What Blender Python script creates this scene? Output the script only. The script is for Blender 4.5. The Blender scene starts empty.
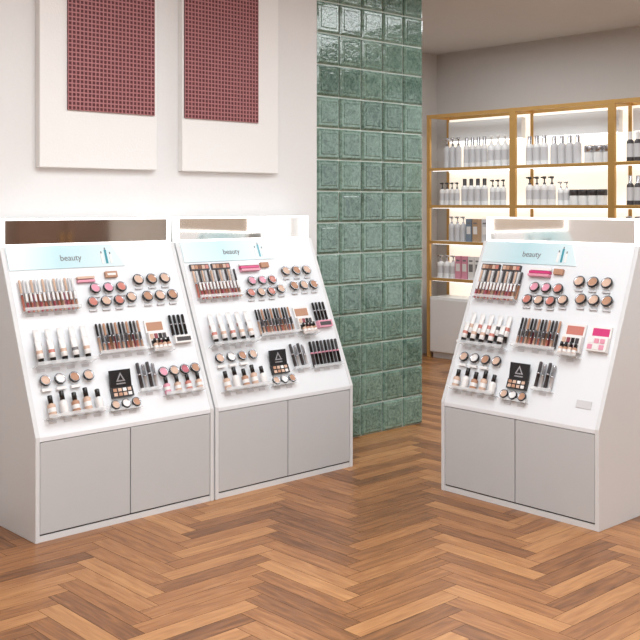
import bpy, bmesh, math, random
from mathutils import Matrix, Vector
random.seed(7)
sc = bpy.context.scene
try:
    sc.view_settings.view_transform = 'Standard'
except Exception: pass

# ------------------------------------------------------------ materials
def lin(c):
    out=[]
    for v in c:
        v/=255.0
        out.append(v/12.92 if v<=0.04045 else ((v+0.055)/1.055)**2.4)
    return tuple(out)+(1.0,)
MATS={}
def mat(name,col,rough=0.5,metal=0.0,emit=0.0,noise=0.04,scale=8.0,bump=0.0,coat=0.0,trans=0.0,emitcol=None,alpha=1.0):
    if name in MATS: return MATS[name]
    m=bpy.data.materials.new(name); m.use_nodes=True
    nt=m.node_tree; b=nt.nodes['Principled BSDF']
    tc=nt.nodes.new('ShaderNodeTexCoord')
    nz=nt.nodes.new('ShaderNodeTexNoise'); nz.inputs['Scale'].default_value=scale; nz.inputs['Detail'].default_value=3
    nt.links.new(tc.outputs['Object'],nz.inputs['Vector'])
    mx=nt.nodes.new('ShaderNodeMix'); mx.data_type='RGBA'
    l=lin(col)
    mx.inputs[6].default_value=tuple(min(1,x*(1-noise)) for x in l[:3])+(1,)
    mx.inputs[7].default_value=tuple(min(1,x*(1+noise)) for x in l[:3])+(1,)
    nt.links.new(nz.outputs['Fac'],mx.inputs[0])
    nt.links.new(mx.outputs[2],b.inputs['Base Color'])
    b.inputs['Roughness'].default_value=rough
    b.inputs['Metallic'].default_value=metal
    b.inputs['Coat Weight'].default_value=coat
    b.inputs['Transmission Weight'].default_value=trans
    b.inputs['Alpha'].default_value=alpha
    if emit>0:
        b.inputs['Emission Color'].default_value=lin(emitcol or col)
        b.inputs['Emission Strength'].default_value=emit
    if bump>0:
        bp=nt.nodes.new('ShaderNodeBump'); bp.inputs['Strength'].default_value=bump; bp.inputs['Distance'].default_value=0.01
        nt.links.new(nz.outputs['Fac'],bp.inputs['Height']); nt.links.new(bp.outputs['Normal'],b.inputs['Normal'])
    MATS[name]=m
    return m

M_wall=mat('wall_paint',(224,224,224),0.85,bump=0.05,scale=60,noise=0.02)
M_wall2=mat('wall_paint_grey',(204,200,197),0.85,noise=0.02)
M_ceil=mat('ceiling_paint',(212,210,208),0.9,noise=0.02)
M_beige=mat('wall_beige',(228,222,214),0.8)
M_white=mat('white_lacquer',(238,238,238),0.35,noise=0.01)
M_side=mat('side_lacquer',(216,218,220),0.4,noise=0.01)
M_door=mat('grey_lacquer',(192,194,196),0.42,noise=0.015)
M_panel=mat('white_glow_acrylic',(226,229,233),0.3,emit=0.03,noise=0.005)  # faint even emission lifts the board's brightness
M_led=mat('led_edge',(255,255,255),0.4,emit=1.8)
M_mirror=mat('tinted_mirror',(236,231,226),0.05,metal=1.0)
M_gold=mat('brushed_brass',(206,162,96),0.35,metal=0.5,noise=0.1)
M_art=mat('art_plaster',(234,234,233),0.8,bump=0.15,scale=90,noise=0.02)
M_maroon=mat('maroon_board',(92,38,44),0.6)
M_lattice=mat('rose_lattice',(170,112,114),0.6)
M_black=mat('gloss_black',(24,22,24),0.25)
M_char=mat('charcoal',(66,62,64),0.4)
M_silver=mat('silver',(190,190,195),0.25,metal=0.8)
M_pwhite=mat('pack_white',(232,230,229),0.35)
M_clear=mat('acrylic',(235,238,240),0.1,alpha=0.35)
M_coral=mat('coral',(196,124,112),0.3)
M_rose=mat('rose',(186,100,114),0.3)
M_pink=mat('pink',(220,150,170),0.35)
M_hot=mat('hot_pink',(205,60,120),0.35)
M_nude=mat('nude',(208,176,156),0.5)
M_nude2=mat('tan_powder',(180,136,110),0.6)
M_nude3=mat('brown_powder',(130,88,70),0.6)
M_berry=mat('berry',(140,62,74),0.4)
M_teal=mat('teal_glass',(70,150,165),0.2)
M_bluebox=mat('slate_blue',(120,134,150),0.5)
M_grey=mat('print_grey',(120,118,120),0.6)
M_amber=mat('amber_box',(180,150,120),0.5)
M_dark=mat('shadow_gap',(60,57,55),0.8)
M_grout=mat('grout',(206,218,210),0.8)
M_glowback=mat('glowing_shelf_back',(250,240,224),0.6,emit=0.7)  # emission stands in for LED light falling on the white shelf backs
M_tag=mat('price_tag',(205,205,208),0.5)
M_sglass=mat('frosted_bottle',(236,237,238),0.15)
M_walnut=mat('walnut_veneer',(104,76,58),0.4,noise=0.2,scale=5)

def poster_mat():
    m=bpy.data.materials.new('header_poster_print'); m.use_nodes=True
    nt=m.node_tree; b=nt.nodes['Principled BSDF']
    tc=nt.nodes.new('ShaderNodeTexCoord'); sp=nt.nodes.new('ShaderNodeSeparateXYZ')
    nt.links.new(tc.outputs['Object'],sp.inputs[0])
    r=nt.nodes.new('ShaderNodeValToRGB')
    r.color_ramp.elements[0].position=0.0; r.color_ramp.elements[0].color=lin((222,236,240))
    r.color_ramp.elements[1].position=0.7; r.color_ramp.elements[1].color=lin((222,236,240))
    e=r.color_ramp.elements.new(0.3); e.color=lin((186,220,228))
    nt.links.new(sp.outputs[0],r.inputs[0]); nt.links.new(r.outputs[0],b.inputs['Base Color'])
    b.inputs['Roughness'].default_value=0.25
    return m
M_poster=poster_mat()

def tile_mat():
    m=bpy.data.materials.new('green_glazed_tile'); m.use_nodes=True
    nt=m.node_tree; b=nt.nodes['Principled BSDF']
    at=nt.nodes.new('ShaderNodeAttribute'); at.attribute_name='rnd'
    tc=nt.nodes.new('ShaderNodeTexCoord')
    nz=nt.nodes.new('ShaderNodeTexNoise'); nz.inputs['Scale'].default_value=26; nz.inputs['Detail'].default_value=6; nz.inputs['Distortion'].default_value=1.8
    nt.links.new(tc.outputs['Object'],nz.inputs['Vector'])
    ad=nt.nodes.new('ShaderNodeMath'); ad.operation='MULTIPLY_ADD'; ad.inputs[1].default_value=0.3
    nt.links.new(at.outputs['Fac'],ad.inputs[0])
    ms=nt.nodes.new('ShaderNodeMath'); ms.operation='MULTIPLY_ADD'; ms.inputs[1].default_value=1.5; ms.inputs[2].default_value=-.4
    nt.links.new(nz.outputs['Fac'],ms.inputs[0]); nt.links.new(ms.outputs[0],ad.inputs[2])
    r=nt.nodes.new('ShaderNodeValToRGB')
    r.color_ramp.elements[0].position=0.15; r.color_ramp.elements[0].color=lin((52,84,72))
    r.color_ramp.elements[1].position=0.85; r.color_ramp.elements[1].color=lin((124,154,140))
    nt.links.new(ad.outputs[0],r.inputs[0]); nt.links.new(r.outputs[0],b.inputs['Base Color'])
    b.inputs['Roughness'].default_value=0.08; b.inputs['Coat Weight'].default_value=0.6; b.inputs['Coat Roughness'].default_value=.04
    vz=nt.nodes.new('ShaderNodeTexNoise'); vz.inputs['Scale'].default_value=38; vz.inputs['Detail'].default_value=2
    nt.links.new(tc.outputs['Object'],vz.inputs['Vector'])
    bp=nt.nodes.new('ShaderNodeBump'); bp.inputs['Strength'].default_value=0.4; bp.inputs['Distance'].default_value=0.01
    nt.links.new(vz.outputs['Fac'],bp.inputs['Height']); nt.links.new(bp.outputs['Normal'],b.inputs['Normal'])
    return m
def wood_mat():
    m=bpy.data.materials.new('oak_herringbone'); m.use_nodes=True
    nt=m.node_tree; b=nt.nodes['Principled BSDF']
    at=nt.nodes.new('ShaderNodeAttribute'); at.attribute_name='rnd'
    uv=nt.nodes.new('ShaderNodeUVMap'); uv.uv_map='UVMap'
    mp=nt.nodes.new('ShaderNodeMapping'); mp.inputs['Scale'].default_value=(3.0,30.0,1)
    nt.links.new(uv.outputs[0],mp.inputs[0])
    nz=nt.nodes.new('ShaderNodeTexNoise'); nz.inputs['Scale'].default_value=1.6; nz.inputs['Detail'].default_value=6; nz.inputs['Distortion'].default_value=0.8
    nt.links.new(mp.outputs[0],nz.inputs['Vector'])
    a=nt.nodes.new('ShaderNodeMath'); a.operation='MULTIPLY'; a.inputs[1].default_value=0.62
    nt.links.new(at.outputs['Fac'],a.inputs[0])
    c=nt.nodes.new('ShaderNodeMath'); c.operation='MULTIPLY_ADD'; c.inputs[1].default_value=1.0
    nt.links.new(nz.outputs['Fac'],c.inputs[0]); nt.links.new(a.outputs[0],c.inputs[2])
    s=nt.nodes.new('ShaderNodeMath'); s.operation='SUBTRACT'; s.inputs[1].default_value=0.30; nt.links.new(c.outputs[0],s.inputs[0])
    r=nt.nodes.new('ShaderNodeValToRGB')
    r.color_ramp.elements[0].position=0.05; r.color_ramp.elements[0].color=lin((98,60,32))
    r.color_ramp.elements[1].position=0.95; r.color_ramp.elements[1].color=lin((188,136,86))
    e=r.color_ramp.elements.new(0.5); e.color=lin((152,101,59))
    nt.links.new(s.outputs[0],r.inputs[0]); nt.links.new(r.outputs[0],b.inputs['Base Color'])
    b.inputs['Roughness'].default_value=0.33
    bp=nt.nodes.new('ShaderNodeBump'); bp.inputs['Strength'].default_value=0.1; bp.inputs['Distance'].default_value=0.003
    nt.links.new(nz.outputs['Fac'],bp.inputs['Height']); nt.links.new(bp.outputs['Normal'],b.inputs['Normal'])
    return m
M_tile=tile_mat(); M_wood=wood_mat()

# ------------------------------------------------------------ mesh accumulator
class Acc:
    def __init__(s): s.v=[];s.f=[];s.m=[];s.sm=[];s.mats=[];s.r=[]
    def mi(s,m):
        if m not in s.mats: s.mats.append(m)
        return s.mats.index(m)
    def box(s,x0,x1,y0,y1,z0,z1,m,M=None,inset=0,rnd=0):
        i=len(s.v)
        P=[(x0,y0,z0),(x1,y0,z0),(x1,y1,z0),(x0,y1,z0),(x0+inset,y0+inset,z1),(x1-inset,y0+inset,z1),(x1-inset,y1-inset,z1),(x0+inset,y1-inset,z1)]
        for p in P:
            p=Vector(p); s.v.append(M@p if M else p)
        k=s.mi(m)
        for f in [(0,3,2,1),(4,5,6,7),(0,1,5,4),(1,2,6,5),(2,3,7,6),(3,0,4,7)]:
            s.f.append([i+a for a in f]); s.m.append(k); s.sm.append(False); s.r.append(rnd)
    def prism(s,pts,a0,a1,axis,m,M=None):
        def mk(p,a):
            return (a,p[0],p[1]) if axis==0 else ((p[0],a,p[1]) if axis==1 else (p[0],p[1],a))
        n=len(pts); i=len(s.v)
        for a in (a0,a1):
            for p in pts:
                q=Vector(mk(p,a)); s.v.append(M@q if M else q)
        k=s.mi(m)
        F=[list(range(i,i+n))[::-1],list(range(i+n,i+2*n))]
        for j in range(n):
            F.append([i+j,i+(j+1)%n,i+n+(j+1)%n,i+n+j])
        for f in F: s.f.append(f); s.m.append(k); s.sm.append(False); s.r.append(0)
    def lathe(s,prof,mats,M,seg=14,flat=1.0,smooth=True):
        base=len(s.v); n=len(prof)
        fl=flat if isinstance(flat,(list,tuple)) else [flat]*n
        for j,(r,h) in enumerate(prof):
            for a in range(seg):
                t=2*math.pi*a/seg
                s.v.append(M@Vector((r*math.cos(t),r*math.sin(t)*fl[j],h)))
        for j in range(n-1):
            mm=mats[j] if isinstance(mats,(list,tuple)) else mats
            k=s.mi(mm)
            for a in range(seg):
                b=(a+1)%seg
                s.f.append([base+j*seg+a,base+j*seg+b,base+(j+1)*seg+b,base+(j+1)*seg+a]); s.m.append(k)
                s.sm.append(smooth and abs(prof[j][1]-prof[j+1][1])>1e-5); s.r.append(0)
        k0=s.mi(mats[0] if isinstance(mats,(list,tuple)) else mats); k1=s.mi(mats[-1] if isinstance(mats,(list,tuple)) else mats)
        s.f.append([base+a for a in range(seg)][::-1]); s.m.append(k0); s.sm.append(False); s.r.append(0)
        s.f.append([base+(n-1)*seg+a for a in range(seg)]); s.m.append(k1); s.sm.append(False); s.r.append(0)
    def obj(s,name,parent=None,bevel=0,loc=None,recalc=True):
        me=bpy.data.meshes.new(name)
        me.from_pydata([tuple(v) for v in s.v],[],s.f)
        for m in s.mats: me.materials.append(m)
        for p,k,q in zip(me.polygons,s.m,s.sm): p.material_index=k; p.use_smooth=q
        at=me.attributes.new('rnd','FLOAT','FACE')
        for j,r in enumerate(s.r): at.data[j].value=r
        me.update()
        if recalc:
            bm=bmesh.new(); bm.from_mesh(me); bmesh.ops.recalc_face_normals(bm,faces=bm.faces); bm.to_mesh(me); bm.free()
        o=bpy.data.objects.new(name,me); sc.collection.objects.link(o)
        if parent: o.parent=parent
        if loc: o.location=loc
        if bevel:
            b=o.modifiers.new('bevel','BEVEL'); b.width=bevel; b.segments=2; b.limit_method='ANGLE'; b.angle_limit=math.radians(40)
        return o
T=lambda x,y,z: Matrix.Translation((x,y,z))
R=lambda a,ax: Matrix.Rotation(math.radians(a),4,ax)

# ------------------------------------------------------------ room shell
X0,X1,Y0,Y1,H=-2.6,8.2,-2.8,7.06,3.14
WY=4.81
W,L=0.092,0.552
bm=bmesh.new(); uvl=bm.loops.layers.uv.new('UVMap'); fl=bm.faces.layers.float.new('rnd')
g=0.0009
def plank(x,y,w,h):
    if x>X1 or x+w<X0 or y>Y1 or y+h<Y0: return
    vs=[bm.verts.new((a,b,0)) for a,b in ((x+g,y+g),(x+w-g,y+g),(x+w-g,y+h-g),(x+g,y+h-g))]
    f=bm.faces.new(vs); f[fl]=random.random()
    o=(random.random()*20,random.random()*20)
    U=[(0,0),(w,0),(w,h),(0,h)]
    for lp,(a,b) in zip(f.loops,U):
        lp[uvl].uv=(o[0]+(a if w>h else b),o[1]+(b if w>h else a))
for t in range(-30,31):
    for k in range(-160,161):
        ax,ay=t*L,-t*L
        plank(k*W+ax,k*W+ay,L,W)
        plank(k*W+L+ax,(k+1)*W-L+ay,W,L)
for co,no in (((X0,0,0),(-1,0,0)),((X1,0,0),(1,0,0)),((0,Y0,0),(0,-1,0)),((0,Y1,0),(0,1,0))):
    bmesh.ops.bisect_plane(bm,geom=bm.verts[:]+bm.edges[:]+bm.faces[:],plane_co=co,plane_no=no,clear_outer=True)
vs=[bm.verts.new(p) for p in ((X0,Y0,-0.002),(X1,Y0,-0.002),(X1,Y1,-0.002),(X0,Y1,-0.002))]
f=bm.faces.new(vs); f.material_index=1
me=bpy.data.meshes.new('floor'); bm.to_mesh(me); bm.free()
me.materials.append(M_wood); me.materials.append(mat('floor_joint',(72,44,28),0.8))
fo=bpy.data.objects.new('floor',me); sc.collection.objects.link(fo)

def wall(name,x0,x1,y0,y1,z0,z1,m):
    a=Acc(); a.box(x0,x1,y0,y1,z0,z1,m); return a.obj(name)
wall('ceiling',X0-.1,X1+.1,Y0-.1,Y1+.1,H,H+.1,M_ceil)
TX0,TX1=4.41,5.435
wall('wall_left',X0,TX0,WY,WY+.2,0,H,M_wall)
wall('wall_pier',TX0,TX1-.006,WY+.012,WY+.2,0,H,M_grout)
wy0,wy1,wz0,wz1=-1.2,2.3,.35,2.85  # window opening added out of view for tile highlights and sky light
a=Acc()
a.box(X1,X1+.1,wy1,Y1+.1,0,H,M_wall2); a.box(X1,X1+.1,Y0-.1,wy0,0,H,M_wall2)
a.box(X1,X1+.1,wy0,wy1,0,wz0,M_wall2); a.box(X1,X1+.1,wy0,wy1,wz1,H,M_wall2)
a.obj('wall_back')
a=Acc(); b=.05
a.box(X1-.02,X1+.08,wy0,wy1,wz0,wz0+b,M_white); a.box(X1-.02,X1+.08,wy0,wy1,wz1-b,wz1,M_white)
for i in range(4):
    y=wy0+i*(wy1-wy0-b)/3; a.box(X1-.02,X1+.08,y,y+b,wz0+b,wz1-b,M_white)
a.obj('added_window_1',bevel=.003)
wall('wall_recess',X0,X1,Y1,Y1+.1,0,H,M_wall2)
wall('wall_front',X0-.1,X1,Y0-.1,Y0,0,H,M_beige)
wall('wall_side',X0-.1,X0,Y0,Y1+.1,0,H,M_beige)
# walnut cabinet added out of view to give the header mirrors a brown reflection
a=Acc(); cx0,cx1,cy=5.75,7.05,Y0+.4
a.box(cx0,cx1,Y0+.01,cy,.08,2.1,M_walnut); a.box(cx0+.04,cx1-.04,Y0+.03,cy-.04,0,.08,M_dark)
for i in range(2):
    u0=cx0+.01+i*(cx1-cx0)/2; u1=u0+(cx1-cx0)/2-.02
    a.box(u0,u1,cy,cy+.02,.1,2.08,M_walnut)
    hx=u1-.05 if i==0 else u0+.04
    a.box(hx,hx+.012,cy+.02,cy+.05,.95,1.2,M_gold)
a.obj('added_cabinet',bevel=.002)
# tiles
a=Acc(); tw=(TX1-TX0)/5; gr=0.0055
rows=int(H/tw)+1
for c in range(5):
    for r in range(rows):
        z0=r*tw; z1=min(H,z0+tw)
        M=Matrix(((1,0,0,TX0+c*tw),(0,0,-1,WY+.012),(0,1,0,z0),(0,0,0,1)))
        rr=random.random()
        w=tw; h=z1-z0
        if h<0.03: continue
        tilt=T(w/2,h/2,0)@R(random.uniform(-.8,.8),'X')@R(random.uniform(-.8,.8),'Y')@T(-w/2,-h/2,0)
        a.box(gr,w-gr,gr,h-gr,0,0.008,M_tile,M@tilt,rnd=rr)
        a.box(gr,w-gr,gr,h-gr,0.008,0.017,M_tile,M@tilt,inset=0.012,rnd=min(1,rr+.35))
        a.box(gr+.026,w-gr-.026,gr+.026,h-gr-.026,0.0165,0.020,M_tile,M@tilt,inset=0.006,rnd=rr*0.8)
a.obj('green_tile_cladding')

# ------------------------------------------------------------ wall art
def art(x0,x1,ix0,ix1,zb,izb,ztop=2.98):
    e=bpy.data.objects.new('wall_art_panel',None); sc.collection.objects.link(e); e.location=(x0,WY,0)
    w=x1-x0
    a=Acc(); a.box(0,w,-.045,0,zb,ztop,M_art); a.obj('plaster_board',e,bevel=.004)
    b=Acc(); j0,j1=ix0-x0,ix1-x0
    b.box(j0,j1,-.052,-.045,izb,ztop-.12,M_maroon); b.obj('maroon_inlay',e)
    c=Acc(); p=0.0225; n=int((j1-j0)/p); pp=(j1-j0)/n; q=.0034
    for i in range(n+1):
        x=j0+i*pp; c.box(max(j0,x-q),min(j1,x+q),-.056,-.052,izb,ztop-.12,M_lattice)
    nz=int((ztop-.12-izb)/pp)
    for i in range(nz+1):
        z=izb+i*pp; c.box(j0,j1,-.0562,-.0522,z-q if i else z,z+q,M_lattice)
    c.obj('lattice',e)
art(2.455,3.162,2.61,3.142,1.744,2.045)
art(3.333,4.049,3.345,3.882,1.744,2.045)

# ------------------------------------------------------------ cosmetics stand
SY,SZ0,SZ1=0.37,0.479,1.345
LS=math.hypot(SY,SZ1-SZ0); sa,ca=SY/LS,(SZ1-SZ0)/LS
SL=Matrix(((1,0,0,0),(0,sa,-ca,0),(0,ca,sa,SZ0),(0,0,0,1)))
UP=R(-90,'X')
def stick(a,u,v,n,l,mc,mb,mband=M_silver,r=.0065,tilt=0):
    M=SL@T(u,v,n)@R(tilt,'Z')@UP
    a.lathe([(r*.9,0),(r,.002),(r,l*.5),(r*1.08,l*.5),(r*1.08,l*.56),(r*.95,l*.56),(r*.95,l-.003),(r*.7,l)],[mb,mb,mband,mband,mc,mc,mc],M,seg=10)
def tube(a,u,v,n,l,r=.016):
    M=SL@T(u,v,n)@UP
    a.lathe([(r*.85,0),(r*.88,.002),(r*.88,l*.2),(r,l*.21),(r,l*.42),(r,l*.56),(r,l*.8),(r*1.05,l)],[M_black,M_black,M_black,M_pwhite,random.choice([M_coral,M_char,M_nude,M_grey]),M_pwhite,M_pwhite],M,seg=14,flat=[1,1,1,1,.95,.8,.5,.12])
def bottle(a,u,v,n,l,mb,mc=M_black,r=.014):
    M=SL@T(u,v,n)@UP
    a.lathe([(r*.9,0),(r,.003),(r,l*.2),(r,l*.4),(r,l*.55),(r*.5,l*.62),(r*.6,l*.62),(r*.6,l-.002),(r*.5,l)],[mb,mb,M_pwhite,mb,mb,mc,mc,mc],M,seg=14)
def compact(a,u,v,n,r,mi,rim=M_black):
    a.box(u-r*.5,u+r*.5,v-r*.9,v+r*.3,0,n+.002,M_pwhite,SL)
    M=SL@T(u,v,n)@R(-14,'X')
    a.lathe([(r*.96,0),(r,.003),(r,.010),(r*.97,.012),(r*.88,.012),(r*.80,.0122),(r*.78,.0105),(r*.3,.0108)],[rim,rim,rim,rim,M_silver,M_silver,mi],M,seg=24)
def ledge(a,u0,u1,v,tag=True,d=.034):
    a.box(u0,u1,v-.004,v,0,d,M_clear,SL)
    a.box(u0,u1,v-.004,v+.012,d,d+.002,M_clear,SL)
    if tag:
        k=max(1,int((u1-u0)/.07))
        for i in range(k):
            c=u0+(i+.5)*(u1-u0)/k
            a.box(c-.02,c+.02,v-.022,v-.008,0,.003,M_tag,SL)
def palette_up(a,u,v,w=.10):
    M=SL@T(u,v,0)
    a.box(-w/2,w/2,0,.05,0.004,.022,M_black,M)
    for i in range(4):
        for j in range(2):
            x=-w/2+.008+i*(w-.012)/4
            a.box(x,x+(w-.04)/4,.006+j*.022,.022+j*.022,.022,.0235,[M_nude,M_nude2,M_nude,M_pwhite][(i+j)%4],M)
    Ml=M@T(0,.052,.008)@R(12,'X')
    a.box(-w/2,w/2,0,.085,0,.008,M_black,Ml)
    a.prism([(-.026,.028),(.026,.028),(0,.072)],.008,.0092,2,M_silver,Ml)
    a.prism([(-.014,.034),(.014,.034),(0,.058)],.0092,.0104,2,M_black,Ml)
    a.box(-.026,.026,.014,.020,.008,.009,M_silver,Ml)
def card(a,u,v,w,h,mh,cols,mats):
    M=SL@T(u,v,0)
    a.box(0,w,0,h*.55,.004,.03,M_pwhite,M)
    a.box(0,w,h*.55,h,.004,.012,M_pwhite,M)
    a.box(w*.08,w*.92,h*.62,h*.92,.012,.0135,mh,M)
    for i in range(cols):
        for j in range(2):
            x0=w*.06+i*w*.88/cols
            a.box(x0,x0+w*.88/cols*.78,h*(.06+.24*j),h*(.24+.24*j),.03,.033,mats[(i+j)%len(mats)],M)
def flatpal(a,u0,u1,v,h=.034):
    M=SL
    a.box(u0,u1,v,v+h,.004,.016,M_char,M)
    n=5
    for i in range(n):
        x=u0+.005+i*(u1-u0-.008)/n
        a.box(x,x+(u1-u0)/n*.8,v+.006,v+h-.006,.016,.0175,[M_nude,M_nude2,M_nude3,M_nude,M_coral][i],M)

def stand(loc,rot,Wd,kind):
    e=bpy.data.objects.new('cosmetics_display_stand',None); sc.collection.objects.link(e)
    e.location=loc; e.rotation_euler=(0,0,math.radians(rot))
    t=.022; D=.5
    prof=[(0,0),(0,SZ0+.004),(SY,SZ1),(D-.02,SZ1),(D-.02,0)]
    a=Acc(); a.prism(prof,0,t,0,M_side); a.prism(prof,Wd-t,Wd,0,M_side); a.obj('side_panels',e,bevel=.002)
    a=Acc()
    a.box(t,Wd-t,.006,D-.02,.0,.028,M_side)
    a.box(t,Wd-t,.012,D-.03,.028,.034,M_dark)
    a.box(t,Wd-t,.02,D-.04,.034,.45,M_dark)
    a.box(t,Wd-t,D-.035,D-.021,.45,SZ1-.01,M_white)
    a.box(t,Wd-t,SY+.01,D-.02,SZ1-.02,SZ1-.002,M_white)
    a.obj('carcass',e)
    a=Acc(); mid=Wd*.5; 
    a.box(t+.003,mid-.003,.003,.02,.036,SZ0-.022,M_door); a.box(mid+.003,Wd-t-.003,.003,.02,.036,SZ0-.022,M_door)
    a.obj('doors',e,bevel=.0015)
    a=Acc(); a.prism([(.001,SZ0-.018),(.001,SZ0+.002),(SY-.002,SZ1-.002),(SY+.02,SZ1-.002),(.035,SZ0-.018)],t,Wd-t,0,M_panel)
    a.obj('slanted_display_board',e,bevel=.001)
    a=Acc(); i=.02; b=.009; z0,z1=SZ1+.002,1.482; y0,y1=SY+.002,SY+.05
    a.box(i,Wd-i,y0,y1,z0,z0+b,M_led); a.box(i,Wd-i,y0,y1,z1-b,z1,M_led)
    a.box(i,i+b,y0,y1,z0+b,z1-b,M_led); a.box(Wd-i-b,Wd-i,y0,y1,z0+b,z1-b,M_led)
    a.box(i+b,Wd-i-b,y0+.012,y1-.004,z0+b,z1-b,M_mirror)
    a.obj('illuminated_header_sign',e)
    a=Acc(); 
    a.prism([(.026,LS*.868),(Wd*.66,LS*.868),(Wd*.60,LS*.997),(.026,LS*.997)],.001,.006,2,M_poster,SL)
    for k,(uu,hh) in enumerate(((.53,.055),(.555,.075),(.58,.05))):
        a.box(Wd*uu,Wd*uu+.012,LS*.885,LS*.885+hh,.006,.008,M_teal if k==1 else M_pwhite,SL)
        a.box(Wd*uu+.003,Wd*uu+.009,LS*.885+hh,LS*.885+hh+.012,.006,.008,M_grey,SL)
    a.obj('header_poster',e)
    tx=bpy.data.curves.new('poster_lettering','FONT'); tx.body='beauty'; tx.size=.045; tx.extrude=.0005
    to=bpy.data.objects.new('poster_lettering',tx); sc.collection.objects.link(to); to.parent=e
    to.matrix_local=SL@T(Wd*.30,LS*.91,.007); tx.materials.append(M_grey)
    V=lambda f: LS*(1-f)
    U=lambda x: .02+x*(Wd-.04)
    A=Acc()
    n=15; u0,u1=(.03,.34)
    for i in range(n):
        u=U(u0+(u1-u0)*(i+.5)/n); mb=[M_coral,M_nude,M_nude2,M_pink][i%4]
        stick(A,u,V(.355),.016,.155,[M_nude,M_tag,M_pwhite][i%3] if kind==0 else [M_nude,M_tag,M_char][i%3],mb,r=.0064)
    for i in range(12):
        u=U(.04+.29*(i+.5)/12); stick(A,u,V(.36)-.01,.036,.095,M_pwhite,[M_rose,M_coral,M_nude][i%3],r=.006)
    ledge(A,U(u0),U(u1),V(.36),d=.044)
    A.obj('lip_gloss_row',e)
    A=Acc()
    cA=[(.42+.078*i,.335) for i in range(4)]+[(.45+.078*i,.26) for i in range(3)] if kind==0 else [(.41+.078*i,.35) for i in range(4)]+[(.44+.078*i,.275) for i in range(3)]
    for i,(x,f) in enumerate(cA):
        if i==3: f-=.012
        compact(A,U(x),V(f),.014,.029,[M_coral,M_nude,M_coral,M_nude,M_pink,M_pink,M_coral][i%7])
        A.box(U(x)-.022,U(x)+.022,V(f)-.044,V(f)-.035,0,.012,M_tag,SL)
    for i,(x,f) in enumerate([(.755+.08*i,.325) for i in range(3)]+[(.72+.085*i,.225) for i in range(3)]):
        compact(A,U(x),V(f),.014,.031,M_nude if i%2 else M_nude2)
        A.box(U(x)-.022,U(x)+.022,V(f)-.048,V(f)-.039,0,.012,M_tag,SL)
    A.obj('blush_compacts',e)
    A=Acc()
    if kind>0:
        flatpal(A,U(.03),U(.16),V(.185)); flatpal(A,U(.18),U(.31),V(.185))
        for j in range(3): A.box(U(.38),U(.52),V(.21)+j*.018,V(.21)+j*.018+.013,.004,.03-.006*j,[M_pink,M_hot,M_pwhite][j],SL)
        A.box(U(.54),U(.6),V(.19),V(.19)+.03,.004,.02,M_nude2,SL)
    else:
        for j in range(2): A.box(U(.36),U(.46),V(.22)+j*.018,V(.22)+j*.018+.012,.004,.02,[M_pink,M_nude][j],SL)
        A.box(U(.53),U(.6),V(.20),V(.20)+.032,.004,.02,M_nude2,SL); A.box(U(.54),U(.59),V(.20)+.01,V(.20)+.022,.02,.021,M_pwhite,SL)
    A.obj('eyeshadow_palettes',e)
    A=Acc()
    for i in range(5):
        u=U(.06+.064*i)
        tube(A,u,V(.645),.044,.115,r=.0155); tube(A,u+.012,V(.645)+.03,.022,.145,r=.015)
    ledge(A,U(.03),U(.355),V(.65),d=.064)
    A.obj('cream_tubes',e)
    A=Acc()
    for i in range(12):
        u=U(.40+.27*(i+.5)/12); stick(A,u,V(.61),.014,.145,[M_black,M_char,M_nude2][i%3],[M_nude,M_char,M_silver,M_nude2,M_berry][i%5],r=.0062)
    for i in range(9):
        u=U(.41+.25*(i+.5)/9); stick(A,u,V(.62),.034,.09,M_char,[M_nude,M_coral][i%2],r=.0058)
    ledge(A,U(.39),U(.68),V(.622),d=.043)
    A.obj('eyeliner_pencils',e)
    A=Acc()
    card(A,U(.70),V(.62),.115,.15,M_nude2 if kind<2 else M_coral,4,[M_char,M_nude,M_berry,M_black])
    for i in range(4): bottle(A,U(.705)+.014+.027*i,V(.63)-.012,.045,.065,[M_nude,M_nude2][i%2],M_black,.012)
    ledge(A,U(.695),U(.83),V(.63)-.014,d=.058)
    A.obj('nail_polish_display',e)
    A=Acc()
    if kind==2:
        card(A,U(.86),V(.60),.11,.13,M_hot,3,[M_pink,M_pwhite,M_pink])
    else:
        for i in range(4): stick(A,U(.865+.028*i),V(.56),.014,.11,M_black,M_black,M_silver,r=.008)
        A.box(U(.86),U(.97),V(.61),V(.56)-.006,.004,.03,M_pink if kind==1 else M_pwhite,SL)
        A.box(U(.87),U(.96),V(.60),V(.57)-.006,.03,.031,M_char,SL)
    A.obj('brow_kit_display',e)
    A=Acc()
    for i in range(4):
        compact(A,U(.075+.078*i),V(.725),.014,.028,[M_nude,M_pwhite,M_nude2,M_nude][i])
        if i<3: A.box(U(.075+.078*i)-.024,U(.075+.078*i)+.024,V(.725)-.05,V(.725)-.036,0,.02,M_pwhite,SL)
    for i in range(5):
        bottle(A,U(.075+.064*i),V(.91),.03,.115 if i%2 else .10,[M_nude,M_pwhite,M_nude2,M_nude,M_pwhite][i],M_black,.019)
    ledge(A,U(.04),U(.365),V(.915),d=.055)
    A.obj('foundation_bottles',e)
    A=Acc(); palette_up(A,U(.48),V(.865)+.004,.12)
    for i in range(3): compact(A,U(.42+.06*i),V(.90),.022,.024,[M_nude,M_pwhite,M_nude2][i])
    ledge(A,U(.39),U(.57),V(.925),d=.03)
    A.obj('open_palette_display',e)
    A=Acc()
    for i in range(4):
        stick(A,U(.60+.03*i),V(.84)+(.0 if i%2 else .01),.016,.13,M_silver if i%2 else M_char,M_tag if i%2 else M_char,r=.009)
    ledge(A,U(.58),U(.71),V(.845),d=.03)
    A.obj('mascara_row',e)
    A=Acc()
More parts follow.
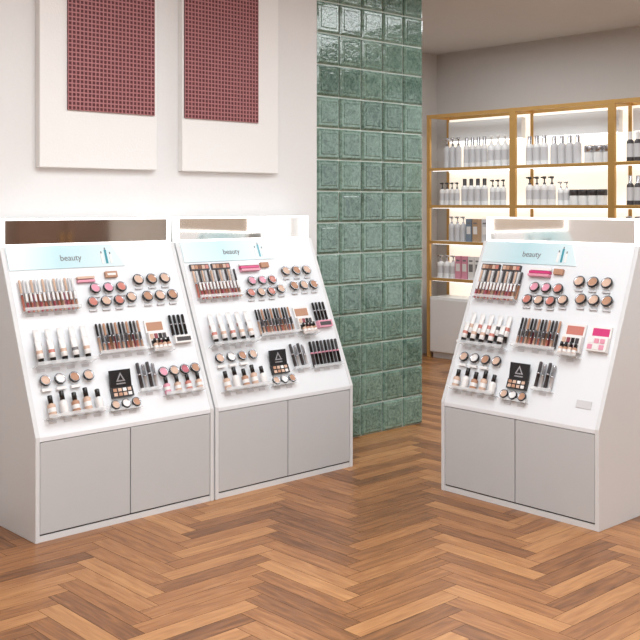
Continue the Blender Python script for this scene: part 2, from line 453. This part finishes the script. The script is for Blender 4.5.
    if kind==0:
        for i in range(4):
            compact(A,U(.745+.068*i),V(.76),.014,.028,[M_pink,M_nude,M_rose,M_nude2][i])
            bottle(A,U(.745+.068*i),V(.88),.022,.085,[M_pink,M_nude,M_coral,M_nude][i],M_black,.017)
        ledge(A,U(.72),U(.97),V(.885),d=.04); A.obj('powder_compacts',e)
    elif kind==1:
        for i in range(8):
            stick(A,U(.745+.03*i),V(.85),.016,.15,[M_black,M_char][i%2],M_black if i%3 else M_char,M_pink,r=.009,tilt=-4)
        ledge(A,U(.73),U(.97),V(.855),d=.03); A.obj('lipstick_row',e)
    else:
        A.box(U(.86),U(.95),V(.90),V(.86),0,.004,M_tag,SL); A.obj('shelf_label',e)
    return e
stand((2.19,4.29,0),0,1.012,0)
stand((3.212,4.29,0),0,1.012,1)
stand((4.23,3.612,0),-90,.975,2)

# ------------------------------------------------------------ wall shelving
e=bpy.data.objects.new('display_shelving_unit',None); sc.collection.objects.link(e); e.location=(7.83,6.86,0); e.rotation_euler=(0,0,math.radians(-90))
BW=1.05; NB=4; DZ=[.62,.814,1.187,1.55,1.925]; TOP=2.467; DP=.34
fr=Acc(); sh=Acc(); bk=Acc(); cb=Acc(); ld=Acc()
for i in range(NB+1):
    x=i*BW; hw=.02 if i in (0,NB) else .034
    fr.box(x-hw,x+hw,0,.03,0,TOP,M_gold)
    fr.box(x-.018,x+.018,DP-.03,DP,0,TOP,M_gold)
for i in range(NB):
    x0=i*BW+.02; x1=(i+1)*BW-.02
    for y in (0,DP-.03):
        fr.box(x0,x1,y+.001,y+.029,TOP-.036,TOP-.001,M_gold)
    fr.box(x0-.012,x0+.002,.03,DP-.03,TOP-.036,TOP-.006,M_gold)
    for z in DZ[1:]:
        fr.box(x0+.001,x1-.001,.002,.022,z-.03,z,M_gold)
        sh.box(x0,x1,.022,DP-.03,z-.026,z,M_white)
        ld.box(x0+.02,x1-.02,DP-.06,DP-.045,z-.036,z-.027,M_led)
        ld.box(x0+.02,x1-.02,.026,.036,z-.034,z-.027,M_led)
    bk.box(x0,x1,DP-.028,DP-.01,.62,TOP-.034,M_glowback)
    bk.box(x0+.05,x1-.05,DP-.10,DP-.03,2.2,2.40,M_white)
    ld.box(x0+.06,x1-.06,DP-.09,DP-.07,2.188,2.198,M_led)
    cb.box(x0,x1,.006,DP-.03,.06,.62,M_white)
    cb.box(x0+.02,x1-.02,.03,DP-.03,0,.06,M_side)
    mid=(x0+x1)/2
    cb.box(x0+.016,mid-.002,-.006,.006,.07,.60,M_white); cb.box(mid+.002,x1-.016,-.006,.006,.07,.60,M_white)
fr.obj('brass_frame',e,bevel=.002); sh.obj('shelf_boards',e); bk.obj('back_panels',e); cb.obj('base_cabinets',e,bevel=.002); ld.obj('led_strips',e)

bo=Acc(); bx=Acc()
def sb(x,y,z,h,r,mb,mc,kind):
    M=T(x,y,z)
    if kind=='pump':
        bo.lathe([(r*.95,0),(r,.004),(r,h*.2),(r,h*.52),(r,h*.66),(r*.4,h*.72),(r*.4,h*.78),(r*.18,h*.78),(r*.18,h*.92),(r*.5,h*.92),(r*.5,h)],[mb,mb,M_tag,mb,mb,mc,mc,mc,mc,mc],M,seg=14)
        bo.box(-r*1.1,0,-r*.15,r*.15,h*.94,h*.99,mc,M)
    elif kind=='jar':
        bo.lathe([(r*1.2,0),(r*1.35,.004),(r*1.35,h*.3),(r*1.3,h*.32),(r*1.4,h*.32),(r*1.4,h*.5),(r*1.3,h*.52)],[mb,mb,mb,mc,mc,mc],M,seg=16)
    elif kind=='cap':
        bo.lathe([(r*.95,0),(r,.004),(r,h*.15),(r,h*.6),(r*.95,h*.68),(r*.55,h*.74),(r*.55,h*.98),(r*.5,h)],[mb,mb,M_tag,mb,mb,mc,mc],M,seg=14)
for b in range(NB):
    for zi,z in enumerate(DZ[1:]):
        if b==0: lo,hi=[(.08,.6),(.22,.85),(.1,.93),(.16,.93)][zi]
        else: lo,hi=.12,.93
        x=b*BW+lo*BW
        while x<b*BW+hi*BW:
            k=random.choice(['pump','cap','pump','cap','jar'] if zi>=2 else ['box','box','pump'])
            hh=.285 if zi==3 else .25
            run=random.choice([2,3,4]); mb=random.choice([M_sglass,M_pwhite,M_sglass,M_tag,M_pwhite]); mc=random.choice([M_char,M_char,M_silver,M_pwhite,M_silver])
            if b==2 and zi>1: mb=random.choice([M_char,M_berry,M_pwhite])
            if k=='box':
                mm=[M_pink,M_tag,M_pwhite] if zi==0 else [M_bluebox,M_amber,M_pwhite,M_tag]
                for q in range(run):
                    if x>b*BW+hi*BW: break
                    m_=random.choice(mm); w=.07
                    bx.box(x-w/2,x+w/2,.06,.13,z,z+hh*.9,m_)
                    bx.box(x-w*.35,x+w*.35,.0588,.06,z+hh*.3,z+hh*.6,M_pwhite if m_!=M_pwhite else M_grey)
                    bx.box(x-w*.3,x+w*.3,.0588,.06,z+hh*.7,z+hh*.76,M_grey)
                    x+=.082
            else:
                r=random.choice([.028,.032,.036]); hq=hh*random.uniform(.85,1.08)
                for q in range(run):
                    if x>b*BW+hi*BW: break
                    sb(x,.10,z,hq,r,mb,mc,k)
                    x+= r*2.3 if k!='jar' else r*3.0
            x+=random.uniform(.005,.04)
bo.obj('skincare_bottles',e); bx.obj('skincare_boxes',e)

# ------------------------------------------------------------ lights
def area(name,loc,sx,sy,p,rot=(0,0,0),col=(.94,.978,1)):
    l=bpy.data.lights.new(name,'AREA'); l.shape='RECTANGLE'; l.size=sx; l.size_y=sy; l.energy=p; l.color=col
    o=bpy.data.objects.new(name,l); o.location=loc; o.rotation_euler=[math.radians(r) for r in rot]; sc.collection.objects.link(o)
area('unseen_ceiling_light',(2.6,2.6,3.1),2.2,1.6,84)
area('unseen_ceiling_light',(0.2,0.4,3.1),2.5,2.5,140)  # fill lamp added above the camera to light the cabinet fronts
area('unseen_ceiling_light',(5.9,3.0,3.1),1.2,2.0,50)
area('unseen_ceiling_light',(5.5,-.8,3.1),2.0,2.0,80)  # lamp added to brighten the beige wall the header mirrors reflect
area('unseen_ceiling_light',(6.7,5.6,3.1),.8,1.6,30)  # lamp added to brighten the recess past the tile pier
w=bpy.data.worlds.new('world'); sc.world=w; w.use_nodes=True
w.node_tree.nodes['Background'].inputs[0].default_value=(.95,.98,1,1); w.node_tree.nodes['Background'].inputs[1].default_value=1.8

# ------------------------------------------------------------ camera
c=bpy.data.cameras.new('camera'); co=bpy.data.objects.new('camera',c); sc.collection.objects.link(co)
co.location=(0,0,1.55); co.rotation_euler=(math.radians(90),0,math.radians(-42.7))
c.sensor_width=36; c.lens=57.1; c.shift_y=-.1797; c.clip_end=60
sc.camera=co
